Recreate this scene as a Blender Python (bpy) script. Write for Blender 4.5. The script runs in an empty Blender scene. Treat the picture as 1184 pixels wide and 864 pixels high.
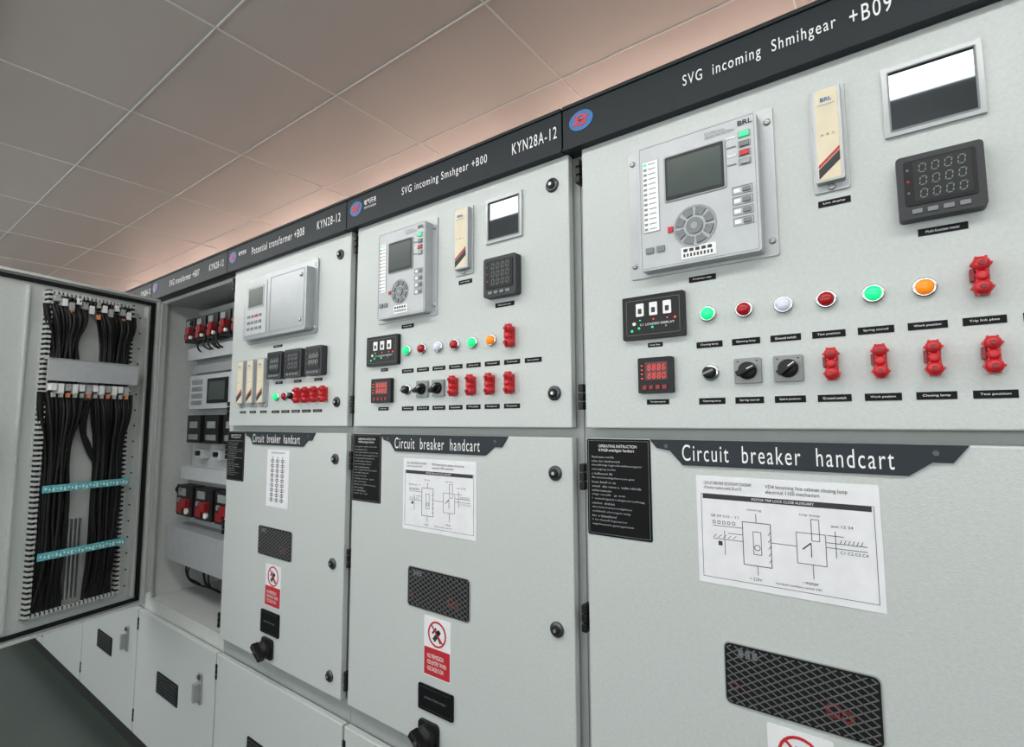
import bpy, bmesh, math, random
from mathutils import Matrix, Vector
random.seed(7)
ZO=1.57
D=0.99
scene=bpy.context.scene
scene.view_settings.view_transform='Standard'
scene.view_settings.look='None'
COL=bpy.context.collection

# ------------------------------------------------------------ materials
MATS={}
def mat(name,col,rough=.5,metal=0.,emit=0.,emcol=None,noise=.04,nscale=30.,bump=0.,bscale=400.,spec=.5):
    if name in MATS: return MATS[name]
    m=bpy.data.materials.new(name); m.use_nodes=True
    nt=m.node_tree; b=nt.nodes['Principled BSDF']
    tc=nt.nodes.new('ShaderNodeTexCoord')
    nz=nt.nodes.new('ShaderNodeTexNoise'); nz.inputs['Scale'].default_value=nscale; nz.inputs['Detail'].default_value=3
    nt.links.new(tc.outputs['Object'],nz.inputs['Vector'])
    rp=nt.nodes.new('ShaderNodeValToRGB')
    c=col
    rp.color_ramp.elements[0].position=.3; rp.color_ramp.elements[1].position=.7
    rp.color_ramp.elements[0].color=tuple(max(0,v*(1-noise)) for v in c)+(1,)
    rp.color_ramp.elements[1].color=tuple(min(1,v*(1+noise)) for v in c)+(1,)
    nt.links.new(nz.outputs['Fac'],rp.inputs['Fac']); nt.links.new(rp.outputs['Color'],b.inputs['Base Color'])
    b.inputs['Roughness'].default_value=rough; b.inputs['Metallic'].default_value=metal
    b.inputs['Specular IOR Level'].default_value=spec
    if emit>0:
        b.inputs['Emission Color'].default_value=tuple(emcol or col)+(1,); b.inputs['Emission Strength'].default_value=emit
    if bump>0:
        n2=nt.nodes.new('ShaderNodeTexNoise'); n2.inputs['Scale'].default_value=bscale; n2.inputs['Detail'].default_value=2
        nt.links.new(tc.outputs['Object'],n2.inputs['Vector'])
        bp=nt.nodes.new('ShaderNodeBump'); bp.inputs['Strength'].default_value=bump; bp.inputs['Distance'].default_value=.002
        nt.links.new(n2.outputs['Fac'],bp.inputs['Height']); nt.links.new(bp.outputs['Normal'],b.inputs['Normal'])
    MATS[name]=m
    return m
door=mat('door_paint',(.545,.585,.57),.30,noise=.04,nscale=160,bump=.22,bscale=420)
edge=mat('door_edge_paint',(.60,.63,.615),.35)
frame=mat('frame_paint',(.34,.365,.355),.45)
inner=mat('inner_paint',(.55,.575,.56),.45)
black=mat('black_plastic',(.010,.010,.011),.4,spec=.3)
gasket=mat('rubber_gasket',(.012,.012,.013),.7,spec=.2)
stripm=mat('fascia_dark',(.016,.023,.027),.45,spec=.25)
npm=mat('nameplate_dark',(.022,.030,.036),.45,spec=.25)
bplate=mat('black_plate',(.006,.006,.007),.5,spec=.15)
white=mat('white_print',(.88,.89,.89),.6)
paper=mat('paper',(.80,.81,.83),.5)
ink=mat('ink',(.03,.03,.035),.6)
silver=mat('relay_plate_metal',(.46,.48,.49),.38,metal=.3)
relayb=mat('relay_body',(.50,.525,.54),.4,metal=.1)
relay2=mat('relay_dark_grey',(.33,.35,.355),.4,metal=.2)
coverm=mat('relay_cover_metal',(.40,.43,.44),.33,metal=.45)
screen=mat('lcd_screen',(.055,.075,.068),.25,spec=.3)
scrfr=mat('lcd_frame',(.02,.024,.024),.4,spec=.3)
mirror=mat('acrylic_window',(.17,.19,.205),.03,metal=1.,noise=.01)
acr=mat('acrylic_frame',(.47,.51,.51),.2,spec=.8)
cream=mat('cream_plastic',(.74,.66,.48),.4)
chrome=mat('chrome',(.72,.73,.74),.2,metal=1.)
steel=mat('dark_steel',(.10,.105,.11),.35,metal=.7)
zinc=mat('zinc',(.5,.5,.5),.35,metal=.8)
redp=mat('red_plastic',(.58,.014,.022),.35)
redd=mat('dark_red_plastic',(.26,.012,.014),.4)
redlab=mat('red_label',(.50,.02,.03),.5)
Lg=mat('lamp_green',(.01,.75,.25),.3,emit=.6,emcol=(.01,.85,.25))
Lr=mat('lamp_red',(.40,.006,.012),.25)
Lw=mat('lamp_white',(.62,.68,.82),.25,emit=.15)
Lo=mat('lamp_orange',(.95,.26,.01),.3,emit=.3,emcol=(1,.28,.01))
digr=mat('red_digits',(.9,.05,.03),.4,emit=.8,emcol=(1,.08,.05))
digw=mat('grey_digits',(.22,.25,.25),.5,emit=.03)
timers=mat('timer_display',(.10,.008,.008),.3)
blue=mat('logo_blue',(.03,.16,.42),.4)
logor=mat('logo_red',(.6,.04,.05),.4)
greyb=mat('button_grey',(.20,.22,.23),.45)
cablem=mat('black_cable',(.008,.008,.008),.45,spec=.3)
teal=mat('teal_marker_strip',(.12,.50,.55),.5,noise=.35,nscale=120)
orange=mat('orange_terminal',(.75,.25,.12),.5)
duct=mat('wiring_duct',(.40,.42,.42),.5)
darkin=mat('dark_interior',(.012,.012,.013),.8,spec=.2)
dimred=mat('dim_red',(.16,.012,.012),.5)
wirem=mat('mesh_wire',(.17,.175,.18),.45,metal=.3)
basem=mat('plinth_black',(.02,.024,.023),.5)
steelb=mat('meter_bezel',(.035,.038,.042),.4,spec=.35)
switchp=mat('switch_plate',(.27,.285,.285),.4)

# ------------------------------------------------------------ mesh builder
TXT=[]
class MB:
    def __init__(s,name): s.name=name; s.bm=bmesh.new(); s.mats=[]; s.texts=[]
    def mi(s,m):
        if m not in s.mats: s.mats.append(m)
        return s.mats.index(m)
    def poly(s,pts,y0,y1,m):
        i=s.mi(m); bm=s.bm
        f=[bm.verts.new((p[0],y0,p[1])) for p in pts]; b=[bm.verts.new((p[0],y1,p[1])) for p in pts]
        n=len(pts)
        for fc in [f,b[::-1]]+[[f[k],b[k],b[(k+1)%n],f[(k+1)%n]] for k in range(n)]:
            bm.faces.new(fc).material_index=i
    def box(s,x0,x1,y0,y1,z0,z1,m): s.poly([(x0,z0),(x1,z0),(x1,z1),(x0,z1)],y0,y1,m)
    def pl(s,x0,x1,z0,z1,y0,y1,m): s.box(x0,x1,y0,y1,z0,z1,m)
    def rr(s,x0,x1,z0,z1,r,y0,y1,m,n=4):
        pts=[]
        for cx,cz,a in ((x1-r,z0+r,-90),(x1-r,z1-r,0),(x0+r,z1-r,90),(x0+r,z0+r,180)):
            for k in range(n+1):
                t=math.radians(a+90*k/n); pts.append((cx+r*math.cos(t),cz+r*math.sin(t)))
        s.poly(pts,y0,y1,m)
    def disc(s,cx,cz,r,y0,y1,m,n=20,sx=1.):
        s.poly([(cx+sx*r*math.cos(2*math.pi*k/n),cz+r*math.sin(2*math.pi*k/n)) for k in range(n)],y0,y1,m)
    def ring(s,cx,cz,r0,r1,y0,y1,m,n=24,a0=0,a1=360):
        st=max(2,int(n*(a1-a0)/360))
        for k in range(st):
            t0=math.radians(a0+(a1-a0)*k/st); t1=math.radians(a0+(a1-a0)*(k+1)/st)
            s.poly([(cx+r0*math.cos(t0),cz+r0*math.sin(t0)),(cx+r1*math.cos(t0),cz+r1*math.sin(t0)),(cx+r1*math.cos(t1),cz+r1*math.sin(t1)),(cx+r0*math.cos(t1),cz+r0*math.sin(t1))],y0,y1,m)
    def lathe(s,cx,cz,prof,m,n=22):
        i=s.mi(m); bm=s.bm; rows=[]
        for r,y in prof:
            rows.append([bm.verts.new((cx+r*math.cos(2*math.pi*k/n),y,cz+r*math.sin(2*math.pi*k/n))) for k in range(n)])
        for a,b in zip(rows,rows[1:]):
            for k in range(n):
                f=bm.faces.new((a[k],a[(k+1)%n],b[(k+1)%n],b[k])); f.material_index=i; f.smooth=True
        f=bm.faces.new(rows[-1]); f.material_index=i; f.smooth=True
    def line(s,x0,z0,x1,z1,w,y0,y1,m):
        dx,dz=x1-x0,z1-z0; L=math.hypot(dx,dz) or 1; nx,nz=-dz/L*w/2,dx/L*w/2
        s.poly([(x0+nx,z0+nz),(x0-nx,z0-nz),(x1-nx,z1-nz),(x1+nx,z1+nz)],y0,y1,m)
    def rect(s,x0,x1,z0,z1,w,y0,y1,m):
        for a in ((x0,z0,x1,z0),(x0,z1,x1,z1),(x0,z0,x0,z1),(x1,z0,x1,z1)): s.line(*a,w,y0,y1,m)
    def seg7(s,t,x0,x1,z,h,y,m):
        S={'0':'abcdef','8':'abcdefg','5':'afgcd','2':'abged','3':'abgcd','1':'bc','6':'afgedc','4':'fgbc','9':'abfgcd','7':'abc'}
        n=len(t); p=(x1-x0)/n; w=p*.50; lw=h*.11; g=h*.08; sl=h*.10
        for k,c in enumerate(t):
            a=x0+p*k; b=a+w; mz=z+h/2
            G={'a':(a+g+sl,z+h,b-g+sl,z+h),'d':(a+g,z,b-g,z),'g':(a+g+sl/2,mz,b-g+sl/2,mz),'f':(a+sl/2,mz+g,a+sl,z+h-g),'b':(b+sl/2,mz+g,b+sl,z+h-g),'e':(a,z+g,a+sl/2,mz-g),'c':(b,z+g,b+sl/2,mz-g)}
            for q in S.get(c,''): s.line(*G[q],lw,y,y+.0008,m)
    def text(s,body,x0,x1,z,h,y,m,bold=0.,sp=1.): s.texts.append((body,x0,x1,z,h,y,m,bold,sp))
    def finish(s,parent=None,bevel=0.,local=False):
        bm=s.bm
        bmesh.ops.recalc_face_normals(bm,faces=bm.faces)
        xs=[v.co for v in bm.verts]
        c=Vector([(min(v[k] for v in xs)+max(v[k] for v in xs))/2 for k in range(3)])
        for v in bm.verts: v.co-=c
        me=bpy.data.meshes.new(s.name); bm.to_mesh(me); bm.free()
        for m in s.mats: me.materials.append(m)
        o=bpy.data.objects.new(s.name,me); COL.objects.link(o)
        off=Vector((0,0,0)) if local else Vector((0,0,ZO))
        if parent is not None:
            o.parent=parent
            if parent.get('zr') is not None: off=Vector((0,0,ZO))-parent.location
        o.location=c+off
        if bevel>0:
            b=o.modifiers.new('bevel','BEVEL'); b.width=bevel; b.segments=2; b.limit_method='ANGLE'
        for t in s.texts:
            body,x0,x1,z,h,y,m,bold,sp=t
            cu=bpy.data.curves.new('lettering','FONT'); cu.body=body; cu.size=1; cu.extrude=.0; cu.offset=bold; cu.space_character=sp; cu.materials.append(m)
            q=bpy.data.objects.new('lettering',cu); COL.objects.link(q); q.parent=o
            q.rotation_euler=(math.pi/2,0,0)
            TXT.append((q,x0-c.x,x1-c.x,z-c.z,h,y-c.y))
        return o
def fit_texts():
    bpy.context.view_layer.update()
    for q,x0,x1,z,h,y in TXT:
        bb=q.bound_box; w=max(b[0] for b in bb)-min(b[0] for b in bb); hh=max(b[1] for b in bb)-min(b[1] for b in bb)
        mx=min(b[0] for b in bb); mz=min(b[1] for b in bb)
        sx=(x1-x0)/max(w,1e-6); sz=h/max(hh,1e-6)
        q.scale=(sx,sz,1); q.location=(x0-mx*sx,y,z-mz*sz)
def empty(name,loc,rot=None):
    e=bpy.data.objects.new(name,None); COL.objects.link(e); e.location=loc; e.empty_display_size=.1
    if rot: e.rotation_euler=rot
    return e

# ------------------------------------------------------------ room
def plane_obj(name,x0,x1,y0,y1,z0,z1,m):
    b=MB(name); b.box(x0,x1,y0,y1,z0,z1,m); return b.finish()
H=1.124
wallm=mat('wall_paint',(.68,.67,.65),.8)
floorm=mat('floor_epoxy',(.040,.055,.048),.4,noise=.12,nscale=3)
ceilm=mat('ceiling_panel',(.64,.605,.58),.38,noise=.02,nscale=2)
gridm=mat('ceiling_grid',(.88,.87,.85),.4)
RX0,RX1,RY0,RY1=-9.5,3.2,-4.2,2.2
plane_obj('floor',RX0,RX1,RY0,RY1,-ZO-.05,-ZO,floorm)
plane_obj('ceiling',RX0,RX1,RY0,RY1,H+.003,H+.06,ceilm)
plane_obj('wall_back',RX0,RX1,RY1,RY1+.1,-ZO,H,wallm)
plane_obj('wall_left',RX0-.1,RX0,RY0,RY1,-ZO,H,wallm)
plane_obj('wall_right',RX1,RX1+.1,RY0,RY1,-ZO,H,wallm)
plane_obj('wall_front',RX0,RX1,RY0-.1,RY0,-ZO,H,wallm)
g=MB('trim_1')
x=-1.5216+.671*7
while x>RX0:
    if x<RX1: g.box(x-.002,x+.002,RY0,RY1,H+.0005,H+.004,gridm)
    x-=.671
y=-.373-.397*9
while y<RY1:
    if y>RY0: g.box(RX0,RX1,y-.002,y+.002,H+.0005,H+.004,gridm)
    y+=.397
g.finish()
fillpanelm=mat('led_diffuser',(.9,.9,.9),.5,emit=7.5,emcol=(1,.985,.96))  # added out-of-view emitters; light the fronts and whiten the acrylic window reflections
for k in range(8):
    b=MB('ceiling_light_panel'); x0=-7.6+k*1.25
    b.box(x0,x0+1.2,-1.22,-.80,H-.012,H+.002,white); b.box(x0+.015,x0+1.185,-1.205,-.815,H-.014,H-.012,fillpanelm)
    b.finish()
fillpanem=mat('window_daylight',(.9,.9,.9),.5,emit=3.9,emcol=(.94,.985,1.))  # added glowing panes behind the camera, to brighten the cabinet fronts
for k in range(5):
    b=MB('window_%d'%(k+1)); x0=-8.6+k*2.35
    b.box(x0,x0+2.0,RY0+.002,RY0+.012,-.15,.95,fillpanem)
    for a in (x0-.05,x0+.98,x0+2.0): b.box(a,a+.05,RY0+.001,RY0+.05,-.2,1.0,white)
    for a in (-.2,.95): b.box(x0-.05,x0+2.05,RY0+.001,RY0+.05,a,a+.05,white)
    b.finish()
warmglowm=mat('warm_tube',(1,.8,.7),.5,emit=30.,emcol=(1,.70,.58))  # added warm emitters, hidden on the cabinet tops, for the pink ceiling glow
for k in range(6):
    b=MB('fluorescent_batten'); x0=-7.4+k*1.5
    b.box(x0,x0+1.25,1.17,1.24,.703,.74,white); b.box(x0+.02,x0+1.23,1.185,1.225,.74,.765,warmglowm); b.finish()

# ------------------------------------------------------------ devices
def label(b,cx,cz,w=.046,h=.0115,t='Trip indication',y=-.001):
    b.box(cx-w/2,cx+w/2,y,0,cz-h/2,cz+h/2,bplate)
    b.text(t,cx-w*.34,cx+w*.34,cz-h*.18,h*.36,y-.0004,white)
def screw(b,x,z,r=.006,y=-.006):
    b.lathe(x,z,[(r,0.),(r,y),(r*.6,y-.002)],zinc,12); b.box(x-r*.5,x+r*.5,y-.0024,y-.001,z-.0008,z+.0008,steel)
def protection_relay(x0,x1,z0,z1):
    b=MB('protection_relay'); w=x1-x0; h=z1-z0
    X=lambda u:x0+u*w
    Z=lambda v:z0+v*h
    b.rr(x0,x1,z0,z1,.004,-.004,0,silver)
    for u in (.02,.98):
        for v in (.1,.9): screw(b,X(u)+(.004 if u<.5 else -.004),Z(v),.006,-.006)
    bx0,bx1,bz0,bz1=X(.10)+.004,X(.92),Z(.0)+.006,Z(.955)
    b.rr(bx0,bx1,bz0,bz1,.006,-.030,-.003,relayb)
    yf=-.0305
    bw,bh=bx1-bx0,bz1-bz0
    U=lambda u:bx0+u*bw
    V=lambda v:bz0+v*bh
    b.rect(U(.02),U(.98),V(.015),V(.985),.0006,yf-.0002,yf+.001,greyb)
    b.rr(U(.24),U(.76),V(.50),V(.86),.004,yf-.002,yf,relay2)
    b.rr(U(.255),U(.745),V(.51),V(.85),.003,yf-.0028,yf-.001,scrfr)
    b.pl(U(.275),U(.725),V(.535),V(.825),yf-.0032,yf-.002,screen)
    b.pl(U(.045),U(.19),V(.30),V(.87),yf-.0008,yf,white)
    for k in range(14):
        v=.845-k*.04
        b.pl(U(.055),U(.085),V(v-.010),V(v+.008),yf-.0014,yf,greyb if k else Lg)
        b.pl(U(.10),U(.165),V(v-.004),V(v+.003),yf-.0011,yf,greyb)
    b.rect(U(.045),U(.19),V(.30),V(.87),.0008,yf-.0012,yf,relay2)
    cx,cz=U(.49),V(.275); r=w*.135
    b.ring(cx,cz,r*.98,r*1.08,yf-.001,yf,relay2)
    for a in range(8): b.ring(cx,cz,r*.56,r*.94,yf-.003,yf,greyb,a0=a*45+6,a1=a*45+39,n=40)
    b.disc(cx,cz,r*.42,yf-.003,yf,greyb); b.disc(cx,cz,r*.18,yf-.0036,yf,relay2)
    b.rr(cx-r*1.35,cx-r*1.08,cz-r*.08,cz+r*.2,.001,yf-.003,yf,redp)
    for k,v in enumerate((.86,.79,.725,.66)):
        b.rr(U(.87),U(.94),V(v-.022),V(v+.012),.001,yf-.003,yf,(Lg,greyb,redp,relay2)[k])
        b.rect(U(.86),U(.95),V(v-.028),V(v+.018),.0006,yf-.001,yf,greyb)
        b.pl(U(.77),U(.84),V(v-.012),V(v),yf-.0006,yf,greyb if k%2 else white)
    for v in (.46,.385,.31,.235):
        b.rect(U(.80),U(.95),V(v-.03),V(v+.025),.0007,yf-.001,yf,greyb)
        b.rr(U(.875),U(.935),V(v-.018),V(v+.012),.001,yf-.003,yf,greyb)
        b.pl(U(.81),U(.86),V(v-.018),V(v+.012),yf-.0006,yf,white)
    for u in (.06,.16): b.rr(U(u),U(u+.07),V(.13),V(.175),.001,yf-.003,yf,greyb)
    b.pl(U(.37),U(.66),V(.035),V(.125),yf-.0008,yf,white)
    for k in range(9): b.pl(U(.39+k*.028),U(.405+k*.028),V(.050),V(.075),yf-.0012,yf,ink)
    for k in range(5): b.pl(U(.39+k*.05),U(.425+k*.05),V(.088),V(.112),yf-.0012,yf,ink)
    b.text('BRL',U(.86),U(.97),V(.925),bh*.035,yf-.001,ink,.02)
    b.text('RCS-9000 series\nFEEDER PROTECTION',U(.60),U(.83),V(.90),bh*.05,yf-.001,greyb)
    b.finish(bevel=.0007)
def wide_relay(x0,x1,z0,z1):
    b=MB('protection_relay'); w=x1-x0; h=z1-z0
    b.rr(x0,x1,z0,z1,.012,-.006,0,coverm)
    b.rr(x0+.03,x1-.02,z0+.01,z1-.03,.008,-.035,-.005,coverm)
    U=lambda u:x0+u*w
    V=lambda v:z0+v*h
    y=-.0355
    b.rr(U(.09),U(.42),V(.10),V(.86),.004,y-.001,y,relayb)
    b.rr(U(.13),U(.38),V(.48),V(.80),.003,y-.002,y,relay2)
    b.pl(U(.15),U(.36),V(.51),V(.77),y-.003,y,screen)
    for k in range(4):
        for j in range(3): b.rr(U(.13+k*.06),U(.17+k*.06),V(.17+j*.09),V(.21+j*.09),.001,y-.003,y,greyb if (k*j)!=4 else redp)
    b.rect(U(.47),U(.93),V(.10),V(.86),.0015,y-.0008,y,relay2)
    for u in (.03,.97):
        for v in (.08,.92): screw(b,U(u),V(v),.007)
    for v in (.18,.78): screw(b,U(.89),V(v),.007,y-.003)
    b.finish(bevel=.0007)
def display_strip(x0,x1,z0,z1):
    b=MB('live_line_display'); w=x1-x0;h=z1-z0; c=(x0+x1)/2
    b.rr(x0,x1,z0,z1,.003,-.004,0,silver)
    b.rr(x0+w*.10,x1-w*.10,z0+h*.07,z1-h*.03,.003,-.018,-.003,silver)
    b.rr(x0+w*.18,x1-w*.18,z0+h*.09,z1-h*.05,.003,-.0186,-.003,cream)
    y=-.0188
    b.poly([(x0+w*.2,z0+h*.10),(x1-w*.2,z0+h*.25),(x1-w*.2,z0+h*.34),(x0+w*.2,z0+h*.19)],y-.0006,y+.001,ink)
    b.poly([(x0+w*.2,z0+h*.20),(x1-w*.2,z0+h*.35),(x1-w*.2,z0+h*.38),(x0+w*.2,z0+h*.23)],y-.0008,y+.001,redp)
    b.text('BRL',c-w*.16,c+w*.16,z0+h*.83,h*.035,y-.001,blue,.02)
    b.text('CHARGE DISPLAY',c-w*.25,c+w*.25,z0+h*.79,h*.014,y-.001,blue)
    b.text('A  B  C',c-w*.2,c+w*.2,z0+h*.5,h*.02,y-.001,ink)
    screw(b,c,z1-.006,.006); screw(b,c,z0+.007,.006)
    b.finish(bevel=.0006)
def small_window(x0,x1,z0,z1):
    b=MB('acrylic_window')
    w=.008
    b.box(x0,x1,-.006,0,z0,z0+w,acr); b.box(x0,x1,-.006,0,z1-w,z1,acr); b.box(x0,x0+w,-.006,0,z0+w,z1-w,acr); b.box(x1-w,x1,-.006,0,z0+w,z1-w,acr)
    b.rect(x0+w,x1-w,z0+w,z1-w,.0022,-.007,0,greyb)
    b.box(x0+w,x1-w,-.003,0,z0+w,z1-w,mirror)
    b.finish()
def meter(x0,x1,z0,z1,rows=3,t='0000'):
    b=MB('digital_panel_meter'); w=x1-x0;h=z1-z0
    b.rr(x0,x1,z0,z1,.006,-.022,0,steelb)
    b.rr(x0+w*.09,x1-w*.09,z0+h*.20,z1-h*.09,.004,-.0235,-.021,black)
    b.rr(x0+w*.2,x1-w*.14,z0+h*.25,z1-h*.12,.002,-.024,-.021,scrfr)
    for k in range(rows):
        zz=z1-h*(.13+(.60)*(k+.85)/rows)
        b.seg7(t,x0+w*.27,x0+w*.86,zz,h*.38/rows,-.0246,digw)
    for k in range(4): b.rr(x0+w*(.16+.18*k),x0+w*(.28+.18*k),z0+h*.07,z0+h*.14,.001,-.024,-.021,greyb)
    for k in range(3): b.box(x0+w*.12,x0+w*.15,-.024,-.021,z1-h*(.25+k*.18),z1-h*(.22+k*.18),redp if k==1 else greyb)
    b.finish(bevel=.0007)
def lamp(x,z,m,r=.0145):
    b=MB('indicator_lamp')
    b.lathe(x,z,[(r*1.08,0),(r*1.08,-.004),(r*.98,-.007),(r*.82,-.007)],chrome)
    b.lathe(x,z,[(r*.80,-.004),(r*.80,-.011),(r*.66,-.0145),(r*.35,-.0165),(r*.1,-.017)],m)
    b.finish()
def link(x,z,s=1.):
    b=MB('red_link_switch'); r=.0100*s
    b.rr(x-.0085*s,x+.0085*s,z-.022*s,z+.022*s,.003,-.010,0,redp)
    for dz,k in ((.0165*s,1.),(.0,.8),(-.0155*s,1.05)):
        b.lathe(x,z+dz,[(r*k*.8,-.006),(r*k,-.010),(r*k,-.019),(r*.75*k,-.024),(r*.35,-.025)],redp,14)
        if k>=1:
            for a in range(6):
                t=a*math.pi/3; b.disc(x+r*k*math.cos(t),z+dz+r*k*math.sin(t),r*.2,-.020,-.010,redp,6)
    b.disc(x,z+.0165*s,r*.35,-.030,-.02,redd,8); b.disc(x,z-.0155*s,r*.35,-.030,-.02,redd,8)
    b.rr(x-.012*s,x-.008*s,z-.005,z+.012,.001,-.016,-.002,redd)
    b.finish()
def knob(x,z):
    b=MB('rotary_switch')
    b.lathe(x,z,[(.0155,0),(.0155,-.004),(.013,-.006)],chrome)
    b.lathe(x,z,[(.0115,-.004),(.0105,-.018),(.008,-.019)],black)
    b.line(x-.009,z-.003,x+.009,z+.004,.004,-.023,-.017,greyb)
    b.finish()
def rotary(x,z,a=20):
    b=MB('rotary_switch'); s=.0225
    b.rr(x-s,x+s,z-s,z+s,.003,-.006,0,switchp)
    b.lathe(x,z,[(.016,-.005),(.015,-.012),(.011,-.014)],black)
    t=math.radians(a); c,d=math.cos(t)*.016,math.sin(t)*.016
    b.line(x-c,z-d,x+c,z+d,.009,-.028,-.010,black)
    b.line(x+c*.2,z+d*.2,x+c*.95,z+d*.95,.002,-.0285,-.02,white)
    for dx in (-.7,.7): b.box(x+dx*s-.002,x+dx*s+.002,-.0065,0,z+s*.7,z+s*.8,ink)
    b.finish(bevel=.0008)
def power_ind(x0,x1,z0,z1):
    b=MB('voltage_indicator'); w=x1-x0;h=z1-z0
    b.rr(x0,x1,z0,z1,.003,-.012,0,black)
    b.rect(x0+w*.07,x1-w*.07,z0+h*.1,z1-h*.1,.0008,-.0124,-.011,greyb)
    for k in range(3):
        cx=x0+w*(.30+k*.22)
        b.rr(cx-w*.065,cx+w*.065,z0+h*.52,z0+h*.82,.002,-.0135,-.011,white)
        b.rr(cx-w*.03,cx+w*.03,z0+h*.58,z0+h*.70,.001,-.014,-.011,ink)
        b.disc(cx,z0+h*.43,w*.012,-.014,-.011,Lg if k==0 else digr,8)
        b.disc(cx-w*.02,z0+h*.25,w*.018,-.014,-.011,(Lg,Lg,greyb)[k],10)
    b.text('C1 LOADED DISPLAY',x0+w*.3,x0+w*.85,z0+h*.30,h*.05,-.013,white)
    b.disc(x0+w*.2,z0+h*.36,w*.03,-.0135,-.011,white,12); b.disc(x0+w*.86,z0+h*.42,w*.018,-.0135,-.011,digr,10); b.disc(x0+w*.16,z0+h*.2,w*.02,-.0135,-.011,Lg,10)
    b.finish(bevel=.0006)
def timer(x0,x1,z0,z1):
    b=MB('temperature_controller'); w=x1-x0;h=z1-z0
    b.rr(x0,x1,z0,z1,.003,-.012,0,black)
    b.box(x0+w*.22,x0+w*.86,-.013,-.011,z0+h*.36,z0+h*.86,timers)
    b.seg7('8886',x0+w*.30,x0+w*.86,z0+h*.64,h*.15,-.0136,digr); b.seg7('8880',x0+w*.30,x0+w*.86,z0+h*.41,h*.15,-.0136,digr)
    for k in range(4): b.rr(x0+w*(.14+.19*k),x0+w*(.26+.19*k),z0+h*.1,z0+h*.22,.001,-.014,-.011,redd)
    for k in range(4): b.box(x0+w*.1,x0+w*.15,-.0135,-.011,z0+h*(.4+.12*k),z0+h*(.43+.12*k),digr)
    b.finish(bevel=.0006)
plateprint=mat('plate_print_grey',(.42,.43,.44),.6)
def black_text_plate(x0,x1,z0,z1):
    b=MB('instruction_plate'); w=x1-x0;h=z1-z0
    b.rr(x0,x1,z0,z1,.004,-.0015,0,bplate); b.rect(x0+.004,x1-.004,z0+.004,z1-.004,.0006,-.002,0,greyb)
    b.text('OPERATING INSTRUCTION\nKYN28 switchgear handcart',x0+w*.2,x0+w*.8,z0+h*.86,h*.08,-.0022,white)
    N=17
    for k in range(N):
        n=random.randint(14,34); t=''.join(random.choice('abcdefgihlmnotrsue   ') for _ in range(n)).strip() or 'a'
        z=z0+h*(.80-.74*k/N)
        b.text(t,x0+w*.08,x0+w*(.08+.82*len(t)/34),z,h*.022,-.0022,plateprint)
    b.finish()
def nameplate(x0,x1,z=-.038,h=.047):
    b=MB('circuit_breaker_nameplate'); w=x1-x0
    pts=[(x0,z),(x0+w*.03,z-h*.35),(x0+w*.085,z-h*.45),(x0+w*.135,z-h),(x1-w*.15,z-h),(x1-w*.09,z-h*.55),(x1-w*.04,z-h*.55),(x1,z)]
    b.poly(pts,-.004,0,npm)
    b.text('Circuit  breaker  handcart',x0+w*.135,x0+w*.815,z-h*.82,h*.64,-.0046,white,.0,1.2)
    for u in (.07,.92): b.disc(x0+w*u,z-h*.26,.004,-.0055,0,steel,12)
    b.finish()
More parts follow.
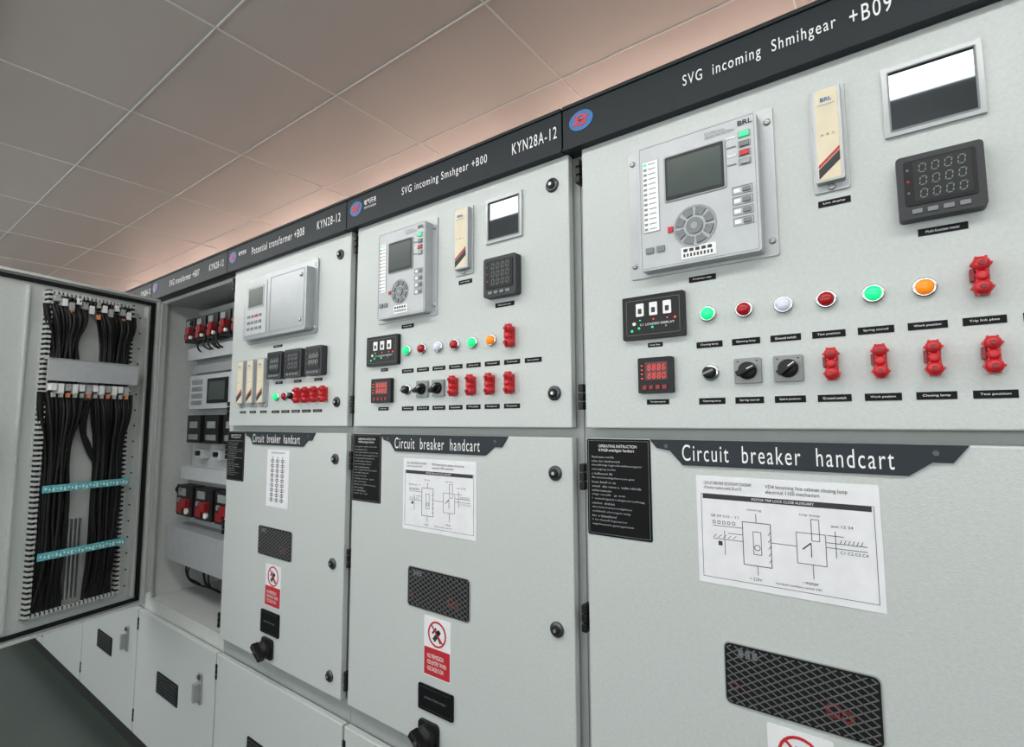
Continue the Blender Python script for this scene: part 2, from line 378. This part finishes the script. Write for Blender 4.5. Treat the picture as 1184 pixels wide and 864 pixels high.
def paper_sheet(x0,x1,z0,z1):
    b=MB('wiring_diagram_sheet'); w=x1-x0;h=z1-z0; y=-.0016
    U=lambda u:x0+u*w
    V=lambda v:z0+v*h
    b.box(x0,x1,-.0012,0,z0,z1,paper)
    b.box(U(.04),U(.96),y,0,V(.785),V(.83),ink); b.rect(U(.03),U(.97),V(.06),V(.83),.0007,y,0,ink)
    b.text('CIRCUIT BREAKER SECONDARY DIAGRAM\nof handcart auxiliary switch S8 and S9',U(.05),U(.34),V(.87),h*.08,y-.0003,ink)
    b.text('VD4 Incoming line cabinet closing loop\nelectrical 1100 mechanism',U(.42),U(.85),V(.87),h*.08,y-.0003,ink)
    b.text('MOTOR TRIP LOCK CLOSE AUXILIARY',U(.34),U(.68),V(.798),h*.022,y-.0003,white)
    lw=.0009
    b.rect(U(.28),U(.44),V(.22),V(.60),lw*1.3,y,0,ink); b.rect(U(.34),U(.385),V(.32),V(.52),lw,y,0,ink)
    b.ring(U(.362),V(.38),w*.014,w*.018,y,0,ink,16)
    b.line(U(.36),V(.22),U(.36),V(.14),lw,y,0,ink); b.line(U(.36),V(.60),U(.36),V(.68),lw,y,0,ink)
    for v in (.42,.54): b.line(U(.10),V(v),U(.28),V(v),lw,y,0,ink)
    b.line(U(.28),V(.48),U(.19),V(.48),lw,y,0,ink)
    for u in (.10,.13,.16,.19,.22): b.line(U(u),V(.43),U(u+.02),V(.46),lw,y,0,ink); b.rect(U(u),U(u+.015),V(.56),V(.585),lw,y,0,ink)
    b.line(U(.17),V(.28),U(.17),V(.50),lw,y,0,ink); b.box(U(.13),U(.155),y,0,V(.36),V(.40),ink)
    b.line(U(.44),V(.44),U(.58),V(.44),lw,y,0,ink)
    for k in range(5): b.line(U(.425),V(.26+.06*k),U(.44),V(.29+.06*k),lw,y,0,ink)
    b.rect(U(.58),U(.73),V(.30),V(.56),lw,y,0,ink); b.rect(U(.66),U(.70),V(.50),V(.68),lw,y,0,ink)
    b.line(U(.61),V(.42),U(.655),V(.48),lw*2.2,y,0,ink); b.line(U(.655),V(.48),U(.655),V(.36),lw*1.4,y,0,ink)
    for k,v in enumerate((.46,.50)): b.line(U(.73),V(v),U(.93),V(v),lw,y,0,ink)
    for k in range(6): b.line(U(.80+k*.02),V(.50),U(.81+k*.02),V(.535),lw,y,0,ink)
    b.line(U(.78),V(.38),U(.78),V(.60),lw,y,0,ink); b.line(U(.74),V(.56),U(.82),V(.56),lw,y,0,ink); b.line(U(.66),V(.30),U(.66),V(.18),lw,y,0,ink)
    for u,v,t in ((.09,.62,'S8 S9 S10 - Y1'),(.31,.70,'closing'),(.60,.70,'trip loop'),(.31,.09,'+ 220V'),(.60,.13,'- motor'),(.76,.63,'aux 12 34'),(.80,.42,'C1 C2 C3 C4')):
        b.text(t,U(u),U(u+.012*len(t)),V(v),h*.024,y-.0003,ink)
    b.text('handcart auxiliary switch 24V',U(.46),U(.70),V(.085),h*.025,y-.0003,ink)
    b.finish()
def chart_sheet(x0,x1,z0,z1):
    b=MB('wiring_diagram_sheet'); w=x1-x0;h=z1-z0; y=-.0016
    b.box(x0,x1,-.0012,0,z0,z1,paper)
    for k in range(9):
        v=.12+.085*k
        for u in (.25,.48,.71):
            b.rect(x0+w*(u-.06),x0+w*(u+.06),z0+h*(v-.02),z0+h*(v+.02),.0020,y,0,ink)
    for u in (.25,.48,.71): b.line(x0+w*u,z0+h*.08,x0+w*u,z0+h*.88,.0026,y,0,ink)
    b.text('SYSTEM DIAGRAM',x0+w*.2,x0+w*.8,z0+h*.93,h*.03,y,ink)
    b.finish()
def mesh_window(x0,x1,z0,z1):
    b=MB('ventilation_mesh_window'); w=x1-x0;h=z1-z0
    b.rr(x0-.002,x1+.002,z0-.002,z1+.002,.010,-.002,0,frame)
    b.rr(x0,x1,z0,z1,.009,-.0025,0,darkin)
    for cx,cz,r in ((x0+w*.06,z0+h*.3,.008),(x0+w*.72,z0+h*.35,.012),(x0+w*.80,z0+h*.30,.010)):
        b.disc(cx,cz,r,-.003,-.002,dimred,10); b.disc(cx,cz,r*.5,-.0032,-.002,darkin,8)
    for k in range(3): b.rr(x0+w*(.10+.05*k),x0+w*(.135+.05*k),z0+h*.80,z0+h*.93,.002,-.0032,-.002,greyb)
    p=.0122; sl=.62
    for sgn in (1,-1):
        for k in range(-60,60):
            xc=(x0+x1)/2; zc=(z0+z1)/2; c=k*p; ts=[]
            for X in (x0+.003,x1-.003):
                Z=zc+sgn*sl*(X-xc)+c
                if z0+.003<=Z<=z1-.003: ts.append((X,Z))
            for Z in (z0+.003,z1-.003):
                X=xc+(Z-zc-c)/(sgn*sl)
                if x0+.003<X<x1-.003: ts.append((X,Z))
            if len(ts)>=2: b.line(ts[0][0],ts[0][1],ts[1][0],ts[1][1],.0017,-.0045,-.0035,wirem)
    b.finish()
def warning(x0,x1,z0,z1):
    b=MB('warning_sign'); w=x1-x0;h=z1-z0; c=(x0+x1)/2
    b.rr(x0,x1,z0,z1,.003,-.0012,0,paper)
    b.rr(x0+w*.02,x1-w*.02,z0+h*.02,z0+h*.48,.002,-.0018,0,redlab)
    b.text('NO PERMISSION\nFOR ENTRY WHEN\nVOLTAGE IS ON',c-w*.36,c+w*.36,z0+h*.10,h*.28,-.0022,white)
    cz=z0+h*.73; r=w*.34
    b.disc(c,cz+r*.1,r*.2,-.0018,0,ink,12); b.line(c-r*.35,cz-r*.5,c+r*.3,cz+r*.3,r*.35,-.0018,0,ink); b.line(c,cz,c+r*.4,cz-r*.6,r*.2,-.0018,0,ink); b.line(c-r*.5,cz,c-r*.1,cz+r*.45,r*.16,-.0018,0,ink)
    b.ring(c,cz,r*.86,r,-.002,0,redlab); b.line(c-r*.62,cz+r*.62,c+r*.62,cz-r*.62,r*.12,-.0022,0,redlab)
    b.finish()
def cover_plate(x0,x1,z0,z1):
    b=MB('keyhole_cover_plate'); w=x1-x0
    b.rr(x0,x1,z0,z1,.004,-.005,0,bplate)
    b.rect(x0+.006,x1-.006,z0+.006,z1-.006,.0007,-.0056,0,steelb)
    b.text('OPERATION HOLE',x0+w*.2,x0+w*.8,(z0+z1)/2,.005,-.0058,greyb); b.finish(bevel=.0006)
def handle(x,z,k=.85):
    b=MB('door_handle_knob')
    b.rr(x-.042*k,x+.042*k,z-.040*k,z+.040*k,.012,-.008,0,black)
    b.lathe(x,z,[(.036*k,-.006),(.034*k,-.022),(.026*k,-.030),(.020*k,-.032)],black)
    b.line(x-.028*k,z+.020*k,x+.036*k,z-.022*k,.022*k,-.050,-.026,black)
    b.disc(x,z,.007,-.053,-.045,steel,14)
    b.finish(bevel=.002)
def door_lock(x,z):
    b=MB('door_lock')
    b.lathe(x,z,[(.0165,0),(.0165,-.004),(.013,-.006)],steel); b.lathe(x,z,[(.010,-.005),(.010,-.010),(.008,-.011)],black); b.disc(x,z,.004,-.0125,-.01,zinc,6)
    b.finish()

# ------------------------------------------------------------ cabinets
ZT,ZB,ZT2,ZB2=.603,-.017,-.038,-.822
ZT3,ZB3=-.885,-1.437
def carcass(k,xl,xr,hollow=False):
    e=empty('switchgear_cabinet',Vector(((xl+xr)/2,.6,ZO-.4))); e['zr']=1
    b=MB('carcass')
    if not hollow: b.box(xl+.001,xr-.001,.026,1.25,-1.47,.60,frame)
    else:
        b.box(xl+.001,xl+.03,.026,.9,-1.47,.60,inner); b.box(xr-.03,xr-.001,.026,.9,-1.47,.60,inner)
        b.box(xl+.03,xr-.03,.8,.9,-1.47,.60,inner); b.box(xl+.03,xr-.03,.026,.8,.585,.60,inner)
        b.box(xl+.03,xr-.03,.026,.8,-1.47,-.83,inner)
        b.box(xl+.03,xl+.055,.026,.035,-.83,.585,inner); b.box(xl+.06,xl+.064,.006,.026,-.80,.585,inner)
    b.box(xl+.001,xr-.001,.026,1.25,.60,.702,frame)
    b.box(xl+.001,xr-.001,.05,1.2,-ZO,-1.47,basem)
    b.finish(e)
    d=-.022
    s=MB('fascia'); s.box(xl+.002+d,xr-.002+d,-.016,.03,.604,.704,stripm); s.box(xl+.002+d,xr-.002+d,-.020,.03,.698,.706,stripm); s.box(xl+.002+d,xr-.002+d,-.020,.03,.602,.608,stripm)
    s.finish(e,bevel=.001)
    s=MB('fascia_lettering')
    cx=xl+.027
    s.disc(cx,.660,.023,-.0175,-.0155,blue,24,sx=1.3)
    s.ring(cx,.660,.010,.014,-.0185,-.0155,logor,16); s.line(cx-.020,.652,cx+.018,.668,.005,-.0188,-.0155,logor); s.line(cx-.016,.670,cx+.012,.650,.004,-.0188,-.0155,logor)
    return e,s
def doors(e,xa,xb,upper=True,lower=True,bottom=True):
    def leaf(n,z0,z1,x0=xa,x1=xb):
        b=MB(n); b.box(x0,x1,0,.020,z0,z1,door); b.box(x0+.008,x1-.008,.020,.0255,z0+.008,z1-.008,gasket); b.finish(e,bevel=.003)
    if upper: leaf('instrument_door',ZB,ZT)
    if lower: leaf('breaker_door',ZB2,ZT2)
    if bottom: leaf('cable_door',ZB3,ZT3,xa-.012,xb+.012)
    h=MB('hinges')
    L=[]
    if upper: L+=[.555,.05]
    if lower: L+=[-.12,-.41,-.76]
    L+=[-.95,-1.36]
    for z in L:
        for dz in (-.019,0,.019):
            h.box(xa-.016,xa-.004,-.004,.022,z+dz-.0085,z+dz+.0085,black)
    h.finish(e,bevel=.002)
def bottom_fit(xa,xb):
    b=MB('bottom_door_vent'); x0,x1=xa+.24,xa+.46
    b.rr(x0,x1,-1.185,-1.095,.006,-.002,0,darkin)
    for k in range(7): b.box(x0+.006,x1-.006,-.006,-.001,-1.178+k*.012,-1.173+k*.012,steelb)
    b.finish()
    b=MB('lever_handle'); x=xb-.10
    b.rr(x-.013,x+.013,-1.105,-.985,.008,-.008,0,zinc); b.rr(x-.009,x+.009,-1.09,-1.02,.005,-.03,-.006,relay2); b.disc(x,-1.0,.009,-.014,-.006,steel,14)
    b.finish(bevel=.001)
LAMPS=(Lg,Lr,Lw,Lr,Lg,Lo)
WORDS=['Closing lamp','Opening lamp','Ground switch','Test position','Spring stored','Work position','Trip link plate','Spare position']
def std(e,P,dx=0.):
    X=lambda v:v+dx
    protection_relay(X(P['rel'][0]),X(P['rel'][1]),.284,.555)
    display_strip(X(P['cr'][0]),X(P['cr'][1]),.376,.556)
    small_window(X(P['win'][0]),X(P['win'][1]),.440,.553)
    meter(X(P['met'][0]),X(P['met'][1]),.298,.396)
    b=MB('device_labels')
    label(b,X(sum(P['rel'])/2+.004),.266,.05,.011,'Protection relay'); label(b,X(sum(P['cr'])/2+.002),.358,.046,.011,'Live display')
    label(b,X(sum(P['met'])/2),.281,.058,.011,'Multi-function meter')
    l0,l1=P['lamp']; st=(l1-l0)/6
    for k in range(6): lamp(X(l0+st*k),.196,LAMPS[k])
    link(X(l1),.200,1.05)
    for k in range(8):
        if l0+st*k< P['xb']-.03: label(b,X(l0+st*k),.139,.047,.0115,WORDS[k])
    z=.086
    k0,k1=P['row2']; s2=(k1-k0)/6
    knob(X(k0),z); rotary(X(k0+s2),z,25); rotary(X(k0+2*s2),z,35)
    for k in range(3,7): link(X(k0+s2*k),z+.002)
    for k in range(7): label(b,X(k0+s2*k),.034,.047,.0115,WORDS[(k*3+1)%8])
    power_ind(X(P['pi'][0]),X(P['pi'][1]),.160,.247); timer(X(P['ti'][0]),X(P['ti'][1]),.052,.122)
    label(b,X(sum(P['pi'])/2),.148,.03,.009,'Live line'); label(b,X(sum(P['ti'])/2),.035,.045,.010,'Temperature')
    b.finish(e)
    black_text_plate(X(P['bp'][0]),X(P['bp'][1]),-.236,-.039)
    nameplate(X(P['np'][0]),X(P['np'][1])); paper_sheet(X(P['pa'][0]),X(P['pa'][1]),-.292,-.102)
    mesh_window(X(P['me'][0]),X(P['me'][1]),-.488,-.388)
    warning(X(P['wa'][0]),X(P['wa'][1]),-.648,-.502)
    cover_plate(X(P['bk'][0]),X(P['bk'][1]),-.734,-.672)
    handle(X(P['ha']),-.79)
    for z in (.541,.060,-.116,-.447,-.775): door_lock(X(P['lk']),z)
P1=dict(rel=(-.435,-.160),cr=(-.103,-.052),win=(-.002,.118),met=(.008,.109),lamp=(-.285,.096),row2=(-.284,.101),pi=(-.452,-.326),ti=(-.422,-.352),
 bp=(-.545,-.405),np=(-.405,.069),pa=(-.318,-.040),me=(-.278,-.054),wa=(-.215,-.120),bk=(-.225,-.105),ha=-.19,xb=.2185,lk=.194)
P2=dict(rel=(-1.237,-.993),cr=(-.926,-.864),win=(-.821,-.709),met=(-.814,-.715),lamp=(-1.108,-.743),row2=(-1.106,-.744),pi=(-1.277,-1.139),ti=(-1.253,-1.166),
 bp=(-1.346,-1.215),np=(-1.215,-.755),pa=(-1.119,-.854),me=(-1.093,-.875),wa=(-1.031,-.937),bk=(-1.047,-.925),ha=-1.008,xb=-.5815,lk=-.6245)
def bay(k):
    xl=-.565-.8*(k-1); return xl,xl+.8
def ft(s,t,x0,x1,z=.640,h=.029): s.text(t,x0,x1,z,h,-.0172,white,.004,1.22)
for k in (0,1,2,5,6,7,8):
    xl,xr=bay(k); xa,xb=xl+.0175,xr-.0165
    e,s=carcass(k,xl,xr)
    if k==1: ft(s,'SVG  incoming  Shmihgear',xl+.253,xl+.508); ft(s,'+B09',xl+.527,xl+.583)
    else: ft(s,'SVG incoming Smshgear +B00',xl+.240,xl+.558)
    ft(s,'KYN28A-12',xl+.637,xl+.764)
    if k!=1: s.text('\u7535\u6c14\u5f00\u5173',xl+.068,xl+.125,.660,.018,-.0172,white,.01); s.text('SWITCHGEAR',xl+.068,xl+.125,.648,.007,-.0172,white)
    s.finish(e)
    doors(e,xa,xb)
    if k in (0,1): std(e,P1,0 if k==1 else .8)
    else: std(e,P2,-.8*(k-2))
    bottom_fit(xa,xb)
# ---- C3
xl,xr=bay(3); xa,xb=xl+.0175,xr-.0165
e,s=carcass(3,xl,xr)
ft(s,'Potential transformer +B08',xl+.18,xl+.54); ft(s,'KYN28-12',xl+.617,xl+.747); s.text('\u7535\u6c14\u5f00\u5173',xl+.075,xl+.135,.655,.018,-.0172,white,.01)
s.finish(e); doors(e,xa,xb)
wide_relay(-2.02,-1.552,.293,.550)
for a in (-2.068,-1.993,-1.916): display_strip(a,a+.062,.054,.236)
for a,w in ((-1.831,.095),(-1.716,.105),(-1.588,.094)): meter(a,a+w,.150,.246,2 if a<-1.7 and a>-1.8 else 1,'000')
lamp(-1.79,.087,Lg); lamp(-1.735,.087,Lr); knob(-1.69,.087)
for k in range(4): link(-1.645+.05*k,.087)
b=MB('device_labels')
for k in range(5): label(b,-1.80+.065*k,.034,.05,.0095,WORDS[k])
for c in (-2.037,-1.962,-1.885): label(b,c,.035,.045,.009,'Live display')
for c in (-1.783,-1.663,-1.541): label(b,c,.137,.045,.009,'Ammeter')
label(b,-1.80,.270,.06,.009,'Protection relay'); b.finish(e)
black_text_plate(-2.145,-2.012,-.226,-.039); nameplate(-2.008,-1.546); chart_sheet(-1.842,-1.698,-.298,-.100)
mesh_window(-1.882,-1.666,-.468,-.371); warning(-1.825,-1.725,-.635,-.495); cover_plate(-1.842,-1.725,-.727,-.651); handle(-1.793,-.773)
for z in (.537,.060,-.118,-.436,-.766): door_lock(-1.435,z)
bottom_fit(xa,xb)
# ---- C4 (open)
xl,xr=bay(4); xa,xb=xl+.0175,xr-.0165
e,s=carcass(4,xl,xr,True)
ft(s,'SVG transformer +B07',xl+.20,xl+.52); ft(s,'KYN28-12',xl+.617,xl+.747)
s.finish(e); doors(e,xa,xb,False,False,True); bottom_fit(xa,xb)
b=MB('relay_rack_equipment')
yp=.16
b.box(xl+.10,xr-.03,yp,yp+.02,-.64,.56,duct)
def row_breakers(z0,z1,n):
    b.box(xl+.12,xr-.04,yp-.02,yp,z0-.02,z1+.02,relay2)
    w=(xr-xl-.2)/n
    for k in range(n):
        a=xl+.14+k*w; h=z1-z0
        b.rr(a,a+w*.86,z0,z1,.004,yp-.075,yp-.02,black)
        b.rr(a+w*.14,a+w*.50,z0+h*.66,z1-h*.10,.002,yp-.079,yp-.07,digw)
        b.rr(a+w*.12,a+w*.42,z0+h*.10,z0+h*.36,.002,yp-.085,yp-.07,redd); b.rr(a+w*.40,a+w*.72,z0+h*.30,z0+h*.58,.003,yp-.095,yp-.07,redd)
        b.disc(a+w*.62,z0+h*.18,w*.07,yp-.085,yp-.07,white,8); b.disc(a+w*.2,z0+h*.5,w*.06,yp-.085,yp-.07,greyb,8)
row_breakers(.385,.50,5)
b.box(xl+.12,xr-.04,yp-.05,yp,.30,.36,relayb)
b.box(xl+.13,xr-.05,yp-.03,yp,.235,.275,relay2)
b.rr(xl+.16,xr-.05,.06,.22,.004,yp-.05,yp,relayb); b.rr(xl+.36,xl+.56,.085,.20,.003,yp-.055,yp-.04,black); b.box(xl+.38,xl+.54,yp-.057,yp-.05,.10,.185,screen)
for k in range(4): b.rr(xl+.19,xl+.30,.08+k*.033,.10+k*.033,.001,yp-.053,yp-.045,greyb); b.rr(xl+.60,xl+.70,.08+k*.033,.10+k*.033,.001,yp-.053,yp-.045,greyb)
for k in range(3):
    a=xl+.18+k*.185; b.rr(a,a+.14,-.10,.03,.004,yp-.06,yp,black); b.box(a+.03,a+.11,yp-.063,yp-.055,-.03,.0,digw); b.box(a+.02,a+.12,yp-.062,yp-.055,-.085,-.06,greyb)
    b.rr(a+.03,a+.11,-.175,-.13,.002,yp-.03,yp,relayb); b.disc(a+.07,-.15,.012,yp-.045,yp-.02,black,10)
b.box(xl+.12,xr-.04,yp-.055,yp,-.275,-.215,relayb)
row_breakers(-.44,-.30,3)
b.box(xl+.11,xr-.035,yp-.10,yp,-.645,-.49,silver)
b.box(xl+.10,xr-.03,.5,.51,-.82,-.64,darkin)
for k in range(7): b.rr(xl+.18+k*.07,xl+.22+k*.07,-.72+random.uniform(-.04,.04),-.655,.004,yp-.02+random.uniform(0,.2),yp+.04+.2,darkin)
for k in range(14): b.disc(xl+.0455,-.74+k*.095,.004,.0245,.03,darkin,8)
b.finish(e)
cu=bpy.data.curves.new('cabinet_wiring','CURVE'); cu.dimensions='3D'; cu.bevel_depth=.004; cu.materials.append(cablem)
for k in range(22):
    sp=cu.splines.new('BEZIER'); sp.bezier_points.add(2)
    a=xl+.14+random.random()*.55
    if k<14:
        top=random.choice((.385,-.30,.50)); pts=[(a,.09,top),(a+random.uniform(-.02,.02),.085,top-.03),(a+random.uniform(-.04,.04),.13,top-.055)]
    else: pts=[(a,.2,-.64),(a+random.uniform(-.1,.1),.16,-.73),(a+random.uniform(-.15,.15),.25,-.825)]
    for p,q in zip(sp.bezier_points,pts): p.co=(q[0],q[1],q[2]+ZO); p.handle_left_type=p.handle_right_type='AUTO'
o=bpy.data.objects.new('cabinet_wiring',cu); COL.objects.link(o); o.parent=e; o.matrix_parent_inverse=Matrix.Translation(-e.location)

# ---- open door (local x along leaf, +y = inner side)
ed=empty('open_cabinet_door',Vector((-2.905,-.02,ZO)),(0,0,math.radians(-75)))
W=.765; z0,z1=-.838,.592
b=MB('leaf')
b.box(0,W,-.004,.018,z0,z1,door)
b.box(0,W,.018,.034,z1-.012,z1,edge); b.box(0,W,.018,.034,z0,z0+.012,edge); b.box(0,.012,.018,.034,z0,z1,edge); b.box(W-.012,W,.018,.034,z0,z1,edge)
for a in ((.020,.036),(W-.036,W-.020)): b.box(a[0],a[1],.018,.028,z0+.020,z1-.020,gasket)
for a in (z0+.020,z1-.036): b.box(.020,W-.020,.018,.028,a,a+.016,gasket)
b.finish(ed,local=True,bevel=.001)
b=MB('cable_tray')
s0,s1=.125,.467; t0,t1=-.755,.535
b.box(.060,.066,.018,.045,z0+.05,z1-.05,inner); b.box(.046,.060,.018,.024,z0+.05,z1-.05,inner)
for k in range(18): b.disc(.082,z0+.1+k*.072,.004,.018,.0195,darkin,8)
b.box(s1+.05,s1+.056,.018,.036,z0+.05,z1-.05,inner)
b.box(s0,s1,.018,.024,t0,t1,inner)
n=64
for k in range(n):
    z=t0+(t1-t0)*(k+.2)/n
    for a in (s0,s1-.020): b.box(a+.002,a+.018,.024,.058,z,z+(t1-t0)/n*.50,inner)
for a in (s0,s1-.020): b.box(a+.005,a+.016,.024,.052,t0,t1,black)
n=20
for k in range(n):
    x=s0+.02+(s1-s0-.04)*(k+.2)/n
    for z in (t0,t1-.018): b.box(x,x+(s1-s0-.04)/n*.50,.024,.058,z,z+.016,inner)
for z in (t0,t1-.018): b.box(s0+.02,s1-.02,.024,.052,z+.004,z+.014,black)
b.box(s0+.0,s1,.085,.092,.165,.255,relayb); b.box(s0,s1,.060,.092,.250,.256,relayb)
for z in (-.262,-.520):
    b.box(s0+.012,s1-.012,.088,.094,z-.014,z+.014,teal)
    for k in range(24):
        x=s0+.02+k*.0130; b.box(x,x+.0055,.0942,.096,z-.010+.004*(k%3),z+.002+.003*(k%2),white)
for k in range(12):
    x=s0+.03+k*.025
    b.box(x,x+.018,.045,.085,.115+.012*(k%2),.155,white if k%3 else duct); b.box(x+.004,x+.014,.075,.089,.100,.118,orange if k%3==0 else duct)
    b.box(x,x+.018,.035,.070,.46+.015*(k%3),.495+.01*(k%3),duct if k%2 else white)
    if k%4==1: b.box(x+.003,x+.015,.060,.075,.44,.46,orange)
for x in (.285,.300,.315,.33): b.box(x,x+.006,.03,.05,-.72,-.40,zinc)
b.finish(ed,local=True)
b=MB('door_latch'); b.rr(.595,.625,-.20,-.02,.006,.034,.046,zinc); b.rr(.602,.619,-.15,-.05,.004,.044,.062,chrome); b.disc(.611,-.04,.007,.05,.064,black,12)
b.finish(ed,local=True,bevel=.001)
cu=bpy.data.curves.new('cable_bundle','CURVE'); cu.dimensions='3D'; cu.bevel_depth=.0060; cu.bevel_resolution=2; cu.materials.append(cablem)
def sp(pts):
    s=cu.splines.new('BEZIER'); s.bezier_points.add(len(pts)-1)
    for p,q in zip(s.bezier_points,pts): p.co=q; p.handle_left_type=p.handle_right_type='AUTO'
R=random.uniform
for c,wd,nn in ((.395,.040,38),(.205,.046,40)):
    for k in range(nn):
        u=-1+2*k/(nn-1)+R(-.12,.12); a=c+u*wd; y=.034+R(0,.045)
        top=c+u*.075; a2=a+R(-.010,.010); a3=c+u*wd*.8+R(-.012,.012)
        sp([(top,.062,.12),(top*.75+a*.25,y+.01,.04),(a,y,-.10),(a2,y,-.35),(a3,y,-.58),(a3+R(-.02,.02),.04,-.745)])
        sp([(c+u*.075,.055,.475),(c+u*.065,y+.01,.42),(a,y,.33),(a2,y,.24),(a2,.05,.13)])
for k in range(12):
    x=s0+.04+k*.022; sp([(x,.05,.485),(x+R(-.012,.012),.065,.505),(x+R(-.02,.02),.05,.515)])
for k in range(6): sp([(.29+R(-.02,.03),.05,.09),(.31+R(-.01,.01),.05,.0),(.30+R(-.02,.01),.05,-.09),(.24,.05,-.2)])
o=bpy.data.objects.new('cable_bundle',cu); COL.objects.link(o); o.parent=ed

fit_texts()
# ------------------------------------------------------------ camera
f,ps,th,ro=604.9433,.6443,.0894,-.0038
ca=bpy.data.cameras.new('camera'); cam=bpy.data.objects.new('camera',ca); COL.objects.link(cam); scene.camera=cam
ca.sensor_fit='HORIZONTAL'; ca.sensor_width=36; ca.lens=36*f/1184; ca.clip_start=.02; ca.clip_end=60
fw=Vector((-math.sin(ps)*math.cos(th),math.cos(ps)*math.cos(th),math.sin(th)))
r0=Vector((math.cos(ps),math.sin(ps),0)); u0=r0.cross(fw)
r=r0*math.cos(ro)+u0*math.sin(ro); u=-r0*math.sin(ro)+u0*math.cos(ro)
M=Matrix((r,u,-fw)).transposed().to_4x4(); M.translation=Vector((0,-D,ZO)); cam.matrix_world=M
w=bpy.data.worlds.new('world'); scene.world=w; w.use_nodes=True; w.node_tree.nodes['Background'].inputs[0].default_value=(.8,.85,.9,1); w.node_tree.nodes['Background'].inputs[1].default_value=.3
